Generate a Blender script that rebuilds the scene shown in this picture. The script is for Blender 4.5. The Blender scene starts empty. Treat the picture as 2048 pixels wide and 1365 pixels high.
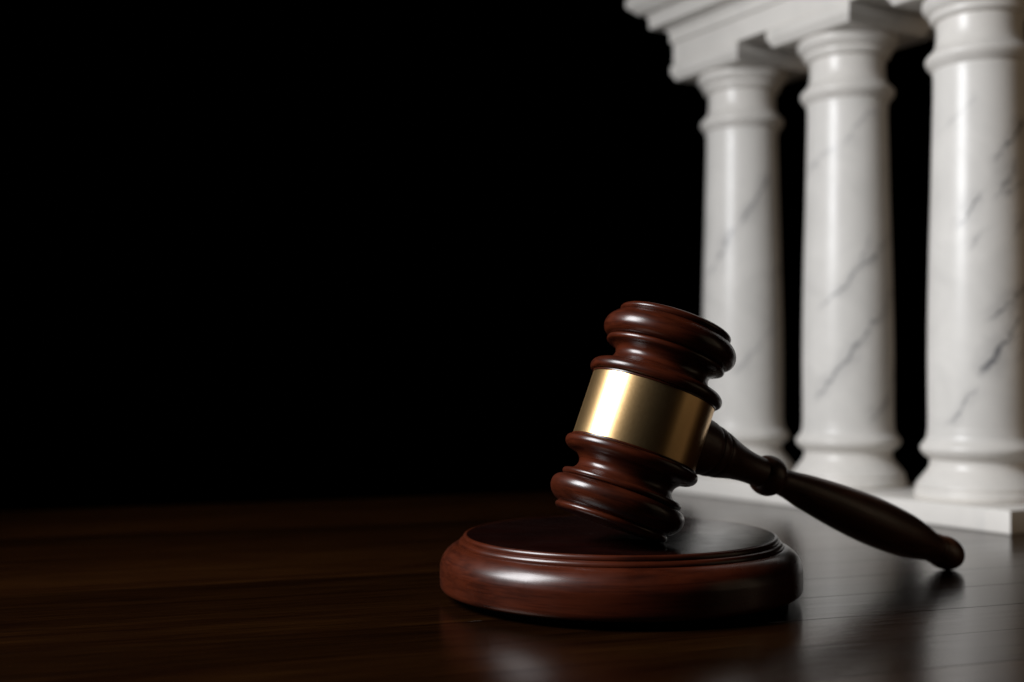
import bpy, bmesh, math, random
from mathutils import Vector, Matrix

random.seed(7)
CM = 0.01                      # everything below is written in centimetres
scene = bpy.context.scene
col = scene.collection

# ------------------------------------------------------------------ camera
cam_d = bpy.data.cameras.new("camera")
cam = bpy.data.objects.new("camera", cam_d)
col.objects.link(cam)
cam_d.sensor_width = 36.0
cam_d.lens = 36.0 * 2377.0 / 2048.0
cam_d.shift_y = 75.9 / 2048.0
cam_d.clip_start = 0.005
cam_d.clip_end = 50.0
cam.matrix_world = (Matrix.Translation((0, 0, 6.133 * CM))
                    @ Matrix.Rotation(math.radians(90), 4, 'X')
                    @ Matrix.Rotation(math.radians(-0.13), 4, 'Z'))
cam_d.dof.use_dof = True
cam_d.dof.focus_distance = 30.6 * CM
cam_d.dof.aperture_fstop = 9.2
scene.camera = cam

# ------------------------------------------------------------------ world, lamps, exposure
world = bpy.data.worlds.new("World")
scene.world = world
world.use_nodes = True
world.node_tree.nodes["Background"].inputs["Color"].default_value = (0, 0, 0, 1)
world.node_tree.nodes["Background"].inputs["Strength"].default_value = 0.0


def area(name, loc, target, size, power, color, shape='RECTANGLE', spread=180):
    d = bpy.data.lights.new(name, 'AREA')
    d.shape = shape
    d.size, d.size_y = size[0] * CM, size[1] * CM
    d.energy = power
    d.color = color
    d.spread = math.radians(spread)
    o = bpy.data.objects.new(name, d)
    col.objects.link(o)
    o.location = Vector(loc) * CM
    o.rotation_euler = (Vector(target) - Vector(loc)).to_track_quat('-Z', 'Y').to_euler()
    return o


area("key_softbox", (-27, 26.5, 28.5), (13, 37, 5), (18, 21), 1.62, (0.97, 0.98, 1.0), spread=125)
area("dim_reflector", (44, 17, 15), (8, 40, 8), (24, 26), 0.034, (1.0, 0.78, 0.52))
area("warm_fill", (54, 33, 13), (17, 58, 12), (24, 24), 0.025, (1.0, 0.74, 0.50), spread=75)

scene.view_settings.view_transform = 'Standard'
scene.view_settings.look = 'None'
scene.view_settings.exposure = 0.0
scene.view_settings.gamma = 1.0
scene.view_settings.use_curve_mapping = False
scene.cycles.use_denoising = True
scene.cycles.max_bounces = 10
scene.cycles.glossy_bounces = 6
scene.cycles.sample_clamp_indirect = 4.0


# ------------------------------------------------------------------ helpers
def tag(o, label=None, cat=None, kind=None, group=None):
    if label: o["label"] = label
    if cat: o["category"] = cat
    if kind: o["kind"] = kind
    if group: o["group"] = group
    return o


def empty(name, loc, rot=None):
    o = bpy.data.objects.new(name, None)
    col.objects.link(o)
    o.empty_display_size = 0.02
    o.location = Vector(loc) * CM
    if rot is not None:
        o.rotation_euler = rot
    return o


def link(name, me, mat, parent=None, loc=(0, 0, 0), rot=None):
    o = bpy.data.objects.new(name, me)
    col.objects.link(o)
    if mat is not None and not me.materials:
        me.materials.append(mat)
    o.parent = parent
    o.location = Vector(loc) * CM
    if rot is not None:
        o.rotation_euler = rot
    return o


def spline(pts, n=5):
    """Catmull-Rom through the points, ends kept."""
    if len(pts) < 3:
        return list(pts)
    P = [Vector(p) for p in pts]
    P = [P[0] * 2 - P[1]] + P + [P[-1] * 2 - P[-2]]
    out = []
    for i in range(1, len(P) - 2):
        a, b, c, d = P[i - 1], P[i], P[i + 1], P[i + 2]
        for k in range(n):
            t = k / n
            q = 0.5 * ((2 * b) + (c - a) * t + (2 * a - 5 * b + 4 * c - d) * t * t + (3 * b - a - 3 * c + d) * t ** 3)
            out.append((q.x, q.y))
    out.append(tuple(pts[-1]))
    return out


def profile(groups, n=5):
    out = []
    for g in groups:
        for p in spline(g, n):
            if not out or (abs(p[0] - out[-1][0]) + abs(p[1] - out[-1][1])) > 1e-5:
                out.append(p)
    return out


def finish(bm, name, angle=34):
    bmesh.ops.recalc_face_normals(bm, faces=bm.faces)
    me = bpy.data.meshes.new(name)
    bm.to_mesh(me)
    bm.free()
    for p in me.polygons:
        p.use_smooth = True
    me.set_sharp_from_angle(angle=math.radians(angle))
    return me


def lathe(name, prof, seg=128, closed=False, wob=0.0):
    """prof: list of (z, r) in cm, turned about local Z. Ends with r=0 become a cap vertex."""
    bm = bmesh.new()
    rings = []
    for z, r in prof:
        if r < 1e-6:
            rings.append([bm.verts.new((0, 0, z * CM))])
        else:
            rings.append([bm.verts.new((r * math.cos(2 * math.pi * k / seg) * CM,
                                        r * math.sin(2 * math.pi * k / seg) * CM, z * CM)) for k in range(seg)])
    pairs = list(zip(rings[:-1], rings[1:]))
    if closed:
        pairs.append((rings[-1], rings[0]))
    for a, b in pairs:
        for k in range(seg):
            j = (k + 1) % seg
            if len(a) == 1 and len(b) == 1:
                continue
            if len(a) == 1:
                bm.faces.new((a[0], b[k], b[j]))
            elif len(b) == 1:
                bm.faces.new((a[k], a[j], b[0]))
            else:
                bm.faces.new((a[k], a[j], b[j], b[k]))
    if not closed:
        for r in (rings[0], rings[-1]):
            if len(r) > 1:
                bm.faces.new(r)
    return finish(bm, name)


def square_loft(name, x0, x1, y0, y1, prof, angle=30):
    """Moulded rectangular block: prof is a list of (z, outward offset)."""
    bm = bmesh.new()
    rings = []
    for z, o in prof:
        rings.append([bm.verts.new((x * CM, y * CM, z * CM)) for x, y in
                      ((x0 - o, y0 - o), (x1 + o, y0 - o), (x1 + o, y1 + o), (x0 - o, y1 + o))])
    for a, b in zip(rings[:-1], rings[1:]):
        for k in range(4):
            j = (k + 1) % 4
            bm.faces.new((a[k], a[j], b[j], b[k]))
    bm.faces.new(rings[0]); bm.faces.new(rings[-1])
    return finish(bm, name, angle)


# ------------------------------------------------------------------ materials
def new_mat(name):
    m = bpy.data.materials.new(name)
    m.use_nodes = True
    nt = m.node_tree
    return m, nt, nt.nodes["Principled BSDF"]


class NT:
    def __init__(s, nt):
        s.nt = nt

    def n(s, t, **kw):
        x = s.nt.nodes.new(t)
        for k, v in kw.items():
            setattr(x, k, v)
        return x

    def l(s, a, b):
        s.nt.links.new(a, b)

    def put(s, inp, v):
        if hasattr(v, "links"):
            s.l(v, inp)
        else:
            inp.default_value = v

    def math(s, op, a, b=0.0, c=0.0, clamp=False):
        x = s.n("ShaderNodeMath", operation=op, use_clamp=clamp)
        s.put(x.inputs[0], a); s.put(x.inputs[1], b); s.put(x.inputs[2], c)
        return x.outputs[0]

    def mapping(s, vec, scale=(1, 1, 1), rot=(0, 0, 0), loc=(0, 0, 0)):
        x = s.n("ShaderNodeMapping")
        s.l(vec, x.inputs["Vector"])
        x.inputs["Scale"].default_value = scale
        x.inputs["Rotation"].default_value = rot
        s.put(x.inputs["Location"], loc)
        return x.outputs[0]

    def noise(s, vec, scale, detail=4, rough=0.55, dist=0.0):
        x = s.n("ShaderNodeTexNoise")
        s.l(vec, x.inputs["Vector"])
        x.inputs["Scale"].default_value = scale
        x.inputs["Detail"].default_value = detail
        x.inputs["Roughness"].default_value = rough
        x.inputs["Distortion"].default_value = dist
        return x.outputs["Fac"]

    def ramp(s, fac, stops):
        x = s.n("ShaderNodeValToRGB")
        e = x.color_ramp.elements
        while len(e) < len(stops):
            e.new(0.5)
        for k, (p, c) in enumerate(stops):
            e[k].position = p
            e[k].color = c if len(c) == 4 else (*c, 1)
        s.l(fac, x.inputs[0])
        return x.outputs[0]

    def mix(s, fac, a, b, mode='MIX'):
        x = s.n("ShaderNodeMix", data_type='RGBA', blend_type=mode)
        s.put(x.inputs[0], fac)
        s.put(x.inputs[6], a); s.put(x.inputs[7], b)
        return x.outputs[2]

    def maprange(s, v, a, b, c, d, smooth=False):
        x = s.n("ShaderNodeMapRange", interpolation_type='SMOOTHSTEP' if smooth else 'LINEAR')
        s.put(x.inputs[0], v)
        for k, q in enumerate((a, b, c, d)):
            s.put(x.inputs[1 + k], q)
        return x.outputs[0]

    def bump(s, h, strength, dist):
        x = s.n("ShaderNodeBump")
        x.inputs["Strength"].default_value = strength
        x.inputs["Distance"].default_value = dist
        s.l(h, x.inputs["Height"])
        return x.outputs[0]


def mahogany(name, gs, dark, light, rough=0.25):
    """polished turned wood; gs stretches the growth layers across / along the piece"""
    m, nt, b = new_mat(name)
    t = NT(nt)
    oc = t.n("ShaderNodeTexCoord").outputs["Object"]
    tilt = (0.10, 0.06, 0.4)
    fine = t.noise(t.mapping(oc, scale=tuple(k * 1.0 for k in gs), rot=tilt), 70, 5, 0.6, 0.25)
    broad = t.noise(t.mapping(oc, scale=tuple(k ** 0.6 for k in gs), rot=tilt), 26, 3, 0.5, 0.5)
    hair = t.noise(t.mapping(oc, scale=tuple(k * k / 4.0 + 0.5 for k in gs), rot=tilt), 60, 3, 0.6)
    f = t.math('ADD', t.math('MULTIPLY', fine, 0.5), t.math('MULTIPLY', broad, 0.5))
    c = t.ramp(f, [(0.34, dark), (0.52, light), (0.72, tuple(x * 1.3 for x in light))])
    lines = t.ramp(hair, [(0.34, (0.66, 0.60, 0.56)), (0.46, (1, 1, 1))])
    t.l(t.mix(1.0, c, lines, 'MULTIPLY'), b.inputs["Base Color"])
    smudge = t.noise(oc, 90, 4, 0.6)
    t.l(t.maprange(smudge, 0.3, 0.7, rough - 0.03, rough + 0.06), b.inputs["Roughness"])
    b.inputs["IOR"].default_value = 1.46
    b.inputs["Coat Weight"].default_value = 0.05
    b.inputs["Coat Roughness"].default_value = 0.12
    h = t.math('ADD', t.math('MULTIPLY', hair, 0.35), t.math('MULTIPLY', t.noise(oc, 130, 2, 0.5), 0.8))
    t.l(t.bump(h, 0.07, 0.0004), b.inputs["Normal"])
    return m


M_HEAD = mahogany("mahogany_head", (1.2, 2.2, 11), (0.016, 0.0028, 0.0010), (0.048, 0.0088, 0.0029), 0.27)
M_BLOCK = mahogany("mahogany_block", (1.0, 2.0, 11), (0.017, 0.0030, 0.0011), (0.049, 0.0090, 0.0030), 0.28)
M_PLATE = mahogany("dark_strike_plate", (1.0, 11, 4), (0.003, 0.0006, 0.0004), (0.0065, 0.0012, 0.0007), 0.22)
M_HANDLE = mahogany("mahogany_handle", (11, 11, 1.0), (0.022, 0.0070, 0.0030), (0.080, 0.0270, 0.0115), 0.38)

# brushed brass
M_BRASS, nt, b = new_mat("brushed_brass")
t = NT(nt)
oc = t.n("ShaderNodeTexCoord").outputs["Object"]
br = t.noise(t.mapping(oc, scale=(0.25, 0.25, 30)), 160, 4, 0.6)
sp = t.noise(oc, 1500, 2, 0.5)
t.l(t.ramp(sp, [(0.3, (0.90, 0.585, 0.27)), (0.7, (0.92, 0.605, 0.285))]), b.inputs["Base Color"])
b.inputs["Metallic"].default_value = 1.0
t.l(t.maprange(sp, 0.3, 0.7, 0.285, 0.30), b.inputs["Roughness"])
t.l(t.bump(t.math('ADD', br, t.math('MULTIPLY', sp, 0.03)), 0.025, 0.0002), b.inputs["Normal"])

M_FELT, nt, b = new_mat("black_felt")
b.inputs["Base Color"].default_value = (0.003, 0.0026, 0.0024, 1)
b.inputs["Specular IOR Level"].default_value = 0.05
b.inputs["Roughness"].default_value = 0.95


def marble(name, veins=(), warm=1.0):
    """Polished white marble. veins: (x0, z0, x1, z1, width, strength) in cm in the piece's own space."""
    m, nt, b = new_mat(name)
    t = NT(nt)
    oc = t.n("ShaderNodeTexCoord").outputs["Object"]
    base = t.ramp(t.noise(oc, 28, 5, 0.6, 0.8), [(0.30, (0.69, 0.68 * warm ** .5, 0.655 * warm)), (0.62, (0.79, 0.778 * warm ** .5, 0.75 * warm))])
    # a general faint diagonal clouding
    cl = t.noise(t.mapping(oc, scale=(1, 1, 0.35), rot=(0, 0.7, 0)), 34, 5, 0.6, 1.2)
    base = t.mix(t.maprange(cl, 0.56, 0.75, 0.0, 0.30, True), base, (0.50, 0.50, 0.50, 1))
    if veins:
        wob1 = t.math('SUBTRACT', t.noise(oc, 62, 4, 0.6), 0.5)
        vary = t.maprange(t.noise(t.mapping(oc, loc=(1.3, 5.2, 2.4)), 75, 2, 0.5), 0.35, 0.65, 0.35, 1.5)
        wob2 = t.math('SUBTRACT', t.noise(oc, 220, 3, 0.6), 0.5)
        brk = t.noise(t.mapping(oc, loc=(3.1, 1.7, 0.4)), 110, 3, 0.6)
        sep = t.n("ShaderNodeSeparateXYZ")
        t.l(oc, sep.inputs[0])
        X = t.math('MULTIPLY', sep.outputs[0], 100.0)
        Z = t.math('MULTIPLY', sep.outputs[2], 100.0)
        d_off = t.math('ADD', t.math('MULTIPLY', wob1, 1.25), t.math('MULTIPLY', wob2, 0.38))
        total = None
        for (x0, z0, x1, z1, w, s) in veins:
            w, s = w * 1.35, min(1.0, s * 1.15)
            L = math.hypot(x1 - x0, z1 - z0)
            ux, uz = (x1 - x0) / L, (z1 - z0) / L
            along = t.math('ADD', t.math('MULTIPLY', t.math('SUBTRACT', X, x0), ux),
                           t.math('MULTIPLY', t.math('SUBTRACT', Z, z0), uz))
            across = t.math('ADD', t.math('MULTIPLY', t.math('SUBTRACT', X, x0), -uz),
                            t.math('MULTIPLY', t.math('SUBTRACT', Z, z0), ux))
            dist = t.math('DIVIDE', t.math('ABSOLUTE', t.math('ADD', across, d_off)), vary)
            core = t.maprange(dist, 0.0, w, 1.0, 0.0, True)
            halo = t.math('MULTIPLY', t.maprange(dist, 0.0, w * 4.5, 1.0, 0.0, True), 0.30)
            ends = t.math('MULTIPLY', t.maprange(along, -0.35, 0.5, 0.0, 1.0, True),
                          t.maprange(along, L - 0.5, L + 0.35, 1.0, 0.0, True))
            v = t.math('MULTIPLY', t.math('MULTIPLY', t.math('MAXIMUM', core, halo), ends), s)
            total = v if total is None else t.math('MAXIMUM', total, v)
        total = t.math('MULTIPLY', total, t.maprange(brk, 0.30, 0.55, 0.5, 1.0, True))
        base = t.mix(total, base, (0.17, 0.17, 0.18, 1))
    t.l(base, b.inputs["Base Color"])
    t.l(t.maprange(t.noise(oc, 60, 3, 0.5), 0.3, 0.7, 0.27, 0.35), b.inputs["Roughness"])
    b.inputs["IOR"].default_value = 1.52
    b.inputs["Specular IOR Level"].default_value = 0.36
    return m


# dark stained, lacquered strips of the table
M_TABLE, nt, b = new_mat("dark_lacquered_wood")
t = NT(nt)
oc = t.n("ShaderNodeTexCoord").outputs["Object"]
rnd = t.n("ShaderNodeObjectInfo").outputs["Random"]
off = t.n("ShaderNodeCombineXYZ")
t.l(t.math('MULTIPLY', rnd, 37.0), off.inputs[0]); t.l(t.math('MULTIPLY', rnd, 11.0), off.inputs[1])
g = t.mapping(oc, scale=(1.0, 26, 10), loc=off.outputs[0])
fine = t.noise(g, 26, 5, 0.62, 0.25)
g2 = t.mapping(oc, scale=(1.0, 9, 4), loc=off.outputs[0])
broad = t.noise(g2, 9, 3, 0.5, 0.8)
f = t.math('ADD', t.math('MULTIPLY', fine, 0.55), t.math('MULTIPLY', broad, 0.5))
c = t.ramp(f, [(0.34, (0.0045, 0.0012, 0.0004)), (0.54, (0.0140, 0.0048, 0.0012)), (0.74, (0.0240, 0.0092, 0.0022))])
tone = t.maprange(rnd, 0, 1, 0.55, 1.3)
cc = t.n("ShaderNodeCombineXYZ")
for k in range(3):
    t.l(tone, cc.inputs[k])
hair = t.noise(t.mapping(oc, scale=(1.0, 70, 20), loc=off.outputs[0]), 34, 4, 0.65)
c = t.mix(1.0, c, t.ramp(hair, [(0.36, (0.35, 0.32, 0.30)), (0.52, (1, 1, 1)), (0.68, (1.5, 1.45, 1.4))]), 'MULTIPLY')
c = t.mix(1.0, c, cc.outputs[0], 'MULTIPLY')
pores = t.maprange(t.noise(t.mapping(oc, scale=(1.0, 44, 10), loc=off.outputs[0]), 34, 3, 0.6), 0.30, 0.44, 0.0, 1.0)
nrm = t.bump(t.math('ADD', t.math('MULTIPLY', hair, 0.8), t.math('MULTIPLY', pores, 0.5)), 0.085, 0.00022)
t.l(c, b.inputs["Base Color"])
t.l(nrm, b.inputs["Normal"])
t.l(t.maprange(fine, 0.3, 0.7, 0.21, 0.15), b.inputs["Roughness"])
b.inputs["IOR"].default_value = 1.33
b.inputs["Specular Tint"].default_value = (1.0, 0.82, 0.66, 1)

# ------------------------------------------------------------------ the table (strips of lacquered wood)
SL = math.atan(0.335)                        # the strips run to the right and away
tdir = Vector((math.cos(SL), math.sin(SL), 0))
tnor = Vector((-math.sin(SL), math.cos(SL), 0))


def box_mesh(name, lx, ly, lz, bev):
    bm = bmesh.new()
    bmesh.ops.create_cube(bm, size=1.0)
    for v in bm.verts:
        v.co = Vector((v.co.x * lx, v.co.y * ly, (v.co.z - 0.5) * lz)) * CM
    if bev:
        ed = [e for e in bm.edges if all(v.co.z > -1e-6 for v in e.verts)]
        bmesh.ops.bevel(bm, geom=ed, offset=bev * CM, segments=2, profile=0.5, affect='EDGES')
    return finish(bm, name, 3)


EDGE = 63.6 * math.cos(SL)                   # far edge, measured along tnor
W = 2.62
under = link("table_top", box_mesh("table_top", 190, 74.0, 1.8, 0.0), M_TABLE, None,
             tuple(tnor * (EDGE - 37.2) + Vector((0, 0, -0.9))), (0, 0, SL))
tag(under, "dark brown lacquered wooden table top of narrow strips", "table", kind="structure")
plank_me = box_mesh("plank", 190, W - 0.008, 0.88, 0.011)
plank_me.materials.append(M_TABLE)
k = 0
y = EDGE - W / 2
while y > EDGE - 74:
    o = bpy.data.objects.new("plank", plank_me)
    col.objects.link(o)
    o.parent = under
    o.location = Vector((0, y - (EDGE - 37.2), 0.9 - random.random() * 0.004)) * CM
    y -= W
    k += 1

# ------------------------------------------------------------------ marble colonnade
TH = math.radians(30.505)
D = Vector((-math.sin(TH), math.cos(TH), 0))
N = Vector((-math.cos(TH), -math.sin(TH), 0))
C3 = Vector((20.205, 51.299, 0))
S = 7.601
colonnade = empty("colonnade", C3)
tag(colonnade, "white veined marble model colonnade of three columns standing behind the gavel", "colonnade")
# pieces with a square plan live in a frame whose x runs along the row (away) and y points to the front
ROT = (0, 0, math.pi / 2 + TH)               # local x -> D, local y -> N
M_MARBLE = marble("white_marble", warm=0.95)

PL = 0.95
pl = square_loft("plinth", -3.893, 2 * S + 3.0, -3.2, 3.223,
                 [(0.0, -0.05), (0.06, 0.0), (PL - 0.05, 0.0), (PL - 0.012, -0.02), (PL, -0.06)])
link("plinth", pl, M_MARBLE, colonnade, (0, 0, 0), ROT)

base_p = profile([[(PL, 2.64), (1.0, 2.70), (1.15, 2.73), (1.30, 2.71), (1.39, 2.64)],
                  [(1.40, 2.63), (1.46, 2.66), (1.54, 2.65), (1.66, 2.57), (1.85, 2.43), (2.11, 2.22),
                   (2.3, 2.11), (2.50, 2.07), (2.62, 2.08)],
                  [(2.66, 2.13), (2.80, 2.30), (2.96, 2.43), (3.1, 2.47), (3.22, 2.44), (3.36, 2.34), (3.45, 2.27)]])
shaft_p = profile([[(3.45, 2.27), (3.62, 2.20), (3.9, 2.17), (4.4, 2.155), (7.55, 2.16), (11.0, 2.10), (14.5, 2.0), (17, 1.94),
                    (18.8, 1.90), (19.38, 1.92)]], 8)
cap_p = profile([[(19.38, 1.92), (19.5, 2.02), (19.62, 2.12), (19.75, 2.20), (19.88, 2.23), (20.0, 2.19),
                  (20.12, 2.08), (20.25, 1.96), (20.45, 1.84), (20.75, 1.785), (21.1, 1.775), (21.46, 1.79)],
                 [(21.48, 1.86), (21.55, 1.97), (21.66, 2.04), (21.78, 2.06), (21.84, 2.05)],
                 [(21.86, 2.10), (21.95, 2.20), (22.1, 2.31), (22.26, 2.37), (22.40, 2.36), (22.478, 2.32)]])
base_me = lathe("column_base", base_p)
shaft_me = None
cap_me = lathe("column_capital", cap_p)
ZA = 22.478
aba_me = square_loft("abacus", -2.55, 2.55, -2.55, 2.55,
                     [(ZA, -0.06), (ZA + 0.05, 0.0), (ZA + 0.22, 0.05), (ZA + 0.32, 0.15), (ZA + 0.40, 0.18),
                      (ZA + 0.78, 0.18), (ZA + 0.84, 0.15), (ZA + 0.90, 0.04)])


def px(cx, Y, pts):
    """veins given by picture position relative to a column's axis"""
    k = Y / 2377.0
    return [((u0 - cx) * k, 6.133 + (758.4 - v0) * k, (u1 - cx) * k, 6.133 + (758.4 - v1) * k, w, s)
            for u0, v0, u1, v1, w, s in pts]


veins = [
    px(1956, 49.2, [(1920, 752, 2000, 632, .11, .9), (1932, 645, 2040, 560, .10, .9), (1945, 318, 2028, 238, .10, .85),
                    (1882, 455, 1925, 385, .09, .6), (1950, 400, 1998, 320, .14, .55), (1960, 395, 2020, 360, .09, .55),
                    (1866, 850, 1912, 780, .07, .55), (1900, 500, 1930, 460, .10, .35), (1990, 720, 2045, 650, .10, .5),
                    (1985, 470, 2040, 395, .09, .5), (1975, 655, 1990, 590, .06, .6), (1955, 690, 2015, 665, .05, .5), (1870, 250, 1920, 190, .14, .22)]),
    px(1703, 55.8, [(1632, 615, 1792, 450, .085, .75), (1622, 800, 1745, 625, .09, .75), (1672, 285, 1740, 215, .10, .5),
                    (1725, 850, 1802, 735, .13, .65), (1616, 345, 1662, 285, .12, .35), (1745, 640, 1795, 560, .12, .35), (1700, 545, 1722, 470, .05, .5), (1650, 745, 1705, 715, .05, .45)]),
    px(1481, 62.4, [(1460, 448, 1525, 355, .11, .9), (1408, 548, 1450, 455, .12, .75), (1500, 250, 1530, 215, .08, .3),
                    (1450, 750, 1540, 640, .12, .45), (1530, 560, 1560, 520, .10, .35)]),
]
for i in range(3):
    me = lathe("column", shaft_p)
    o = link("column", me, marble("veined_marble", [v[:5] + (v[5] * (1.12, 0.85, 0.85)[i],) for v in veins[i]], warm=0.965), colonnade, tuple(D * S * i))
    o["label"] = ("nearest column, strongly veined", "middle column with long diagonal veins",
                  "farthest column behind the gavel head")[i]
    link("base", base_me, M_MARBLE, o)
    link("capital", cap_me, M_MARBLE, o)
    link("abacus", aba_me, M_MARBLE, o, (0, 0, 0), ROT)

ZT = ZA + 0.90
ent = square_loft("entablature", -2.62, 2 * S + 2.62, -5.7, 2.62,
                  [(ZT, -0.03), (ZT + 0.03, 0.0), (24.50, 0.0), (24.54, 0.05), (24.58, 0.14), (25.08, 0.15),
                   (25.14, 0.20), (25.26, 0.32), (25.36, 0.36)], 30)
eo = link("entablature", ent, M_MARBLE, colonnade, (0, 0, 0), ROT)
cor = square_loft("cornice", -2.62, 2 * S + 2.62, -5.7, 2.62,
                  [(25.363, 0.78), (25.42, 0.90), (25.50, 0.94), (25.95, 0.96), (26.10, 1.04), (26.18, 1.12),
                   (26.24, 1.40), (26.40, 1.52), (26.55, 1.72), (26.70, 1.84), (26.80, 1.87), (27.10, 1.87),
                   (27.2, 1.80), (27.6, 1.5), (28.2, 1.2)], 30)
link("cornice", cor, M_MARBLE, eo)

# ------------------------------------------------------------------ sound block
BX, BY = 3.032, 33.785
block = empty("sound_block", (BX, BY, 0))
tag(block, "round polished mahogany sound block lying under the gavel head", "sound block")
blk_p = profile([[(0.215, 0.0), (0.215, 4.86)],
                 [(0.215, 4.86), (0.225, 4.96), (0.255, 5.025), (0.32, 5.07), (0.46, 5.088), (0.85, 5.085), (1.0, 5.06),
                  (1.14, 5.005), (1.26, 4.92), (1.36, 4.815), (1.43, 4.71), (1.467, 4.62)],
                 [(1.47, 4.555), (1.50, 4.56), (1.545, 4.55), (1.59, 4.515), (1.615, 4.47)],
                 [(1.615, 4.435), (1.65, 4.44), (1.70, 4.43), (1.74, 4.40), (1.757, 4.355)],
                 [(1.757, 4.355), (1.750, 4.33)]], 6)
body = link("body", lathe("block_body", blk_p, 192), M_BLOCK, block)
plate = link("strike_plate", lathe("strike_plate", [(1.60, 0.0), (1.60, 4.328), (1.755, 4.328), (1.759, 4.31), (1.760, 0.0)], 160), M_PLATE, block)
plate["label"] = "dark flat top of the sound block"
link("felt_pad", lathe("felt_pad", [(0.0, 0.0), (0.0, 4.66), (0.03, 4.69), (0.217, 4.69), (0.217, 0.0)], 128), M_FELT, block)

# ------------------------------------------------------------------ gavel
H = Vector((3.521, 31.851, 4.980))
A = Vector((0.348, 0.139, 1.0)).normalized()          # axis of the head, lower end to upper end
E = Vector((13.784, 37.921, 0.585))                    # end of the handle
Bx = (E - H)
Bx = (Bx - A * Bx.dot(A)).normalized()                # handle is square to the head
By = A.cross(Bx)
R = Matrix((Bx, By, A)).transposed()
gavel = empty("gavel", (0, 0, 0))
gavel.location = H * CM
gavel.rotation_euler = R.to_euler()
tag(gavel, "polished mahogany gavel with brass band, head on the sound block and handle on table", "gavel")
KT, KR = 1.773 / 135.0, 1.697 / 124.0
half = [[(222, 0), (222, 60), (221.5, 98)],
        [(221.5, 98), (220.5, 106), (217, 111.5), (212.5, 113.5), (208.5, 112), (206, 109)],
        [(205, 110.5), (200, 119.5), (191, 128.5), (181, 133.3), (171, 134.5), (162, 132), (155, 126), (151.5, 118)],
        [(151, 114.5), (148.5, 118.8), (144, 120.3), (139.5, 118.5), (137, 113)],
        [(136.5, 107), (131, 100), (123.5, 95.8), (116, 95.5), (108, 99), (101.5, 106), (98.5, 113)],
        [(98, 117), (96, 123.5), (91, 130), (84, 133.8), (77, 133.6), (72, 130.5), (70.3, 125)],
        [(70.2, 122), (70, 122)],
        [(69.5, 125.6), (66.8, 125.6)],
        [(66.6, 121), (0, 121)]]
up = profile(half, 6)
full = up + [(-z, r) for z, r in reversed(up[:-1])]
head = link("head", lathe("gavel_head", [(z * KT, r * KR) for z, r in full], 160), M_HEAD, gavel)
band_p = [(-66.3, 118), (-66.3, 123.2), (-65.6, 124), (65.6, 124), (66.3, 123.2), (66.3, 118)]
bd = link("brass_band", lathe("brass_band", [(z * KT, r * KR) for z, r in band_p], 160, closed=True), M_BRASS, head)
bd["label"] = "plain brushed brass band around the middle of the head"

hp = profile([[(1.40, 0.0), (1.40, 0.70)],
              [(1.50, 0.79), (1.95, 0.80), (2.16, 0.785), (2.28, 0.755)],
              [(2.30, 0.72), (2.34, 0.715)],
              [(2.36, 0.735), (2.46, 0.735), (2.57, 0.715), (2.62, 0.695)],
              [(2.64, 0.672), (2.68, 0.668)],
              [(2.70, 0.682), (2.79, 0.675), (2.95, 0.635), (3.12, 0.59), (3.42, 0.52), (3.8, 0.46), (4.2, 0.435), (4.38, 0.44)],
              [(4.40, 0.47), (4.47, 0.525), (4.58, 0.57), (4.72, 0.587), (4.86, 0.572), (4.98, 0.52), (5.06, 0.45)],
              [(5.08, 0.41), (5.25, 0.395), (5.6, 0.42), (6.2, 0.51), (6.92, 0.59), (7.6, 0.655), (8.33, 0.705),
               (9.0, 0.735), (9.6, 0.738), (10.32, 0.715), (10.9, 0.675), (11.4, 0.605), (11.8, 0.53), (12.08, 0.475), (12.24, 0.455)],
              [(12.26, 0.475), (12.32, 0.487), (12.38, 0.472)],
              [(12.40, 0.455), (12.48, 0.485), (12.62, 0.52), (12.80, 0.535), (13.0, 0.52), (13.2, 0.465), (13.38, 0.36),
               (13.47, 0.24), (13.51, 0.12), (13.52, 0.0)]], 5)
hp = [(a - 0.11 * min(1.0, max(0.0, (a - 9.0) / 3.0)), r) for a, r in hp]
handle = link("handle", lathe("gavel_handle", hp, 72), M_HANDLE, gavel, (0, 0, 0), (0, math.pi / 2, 0))
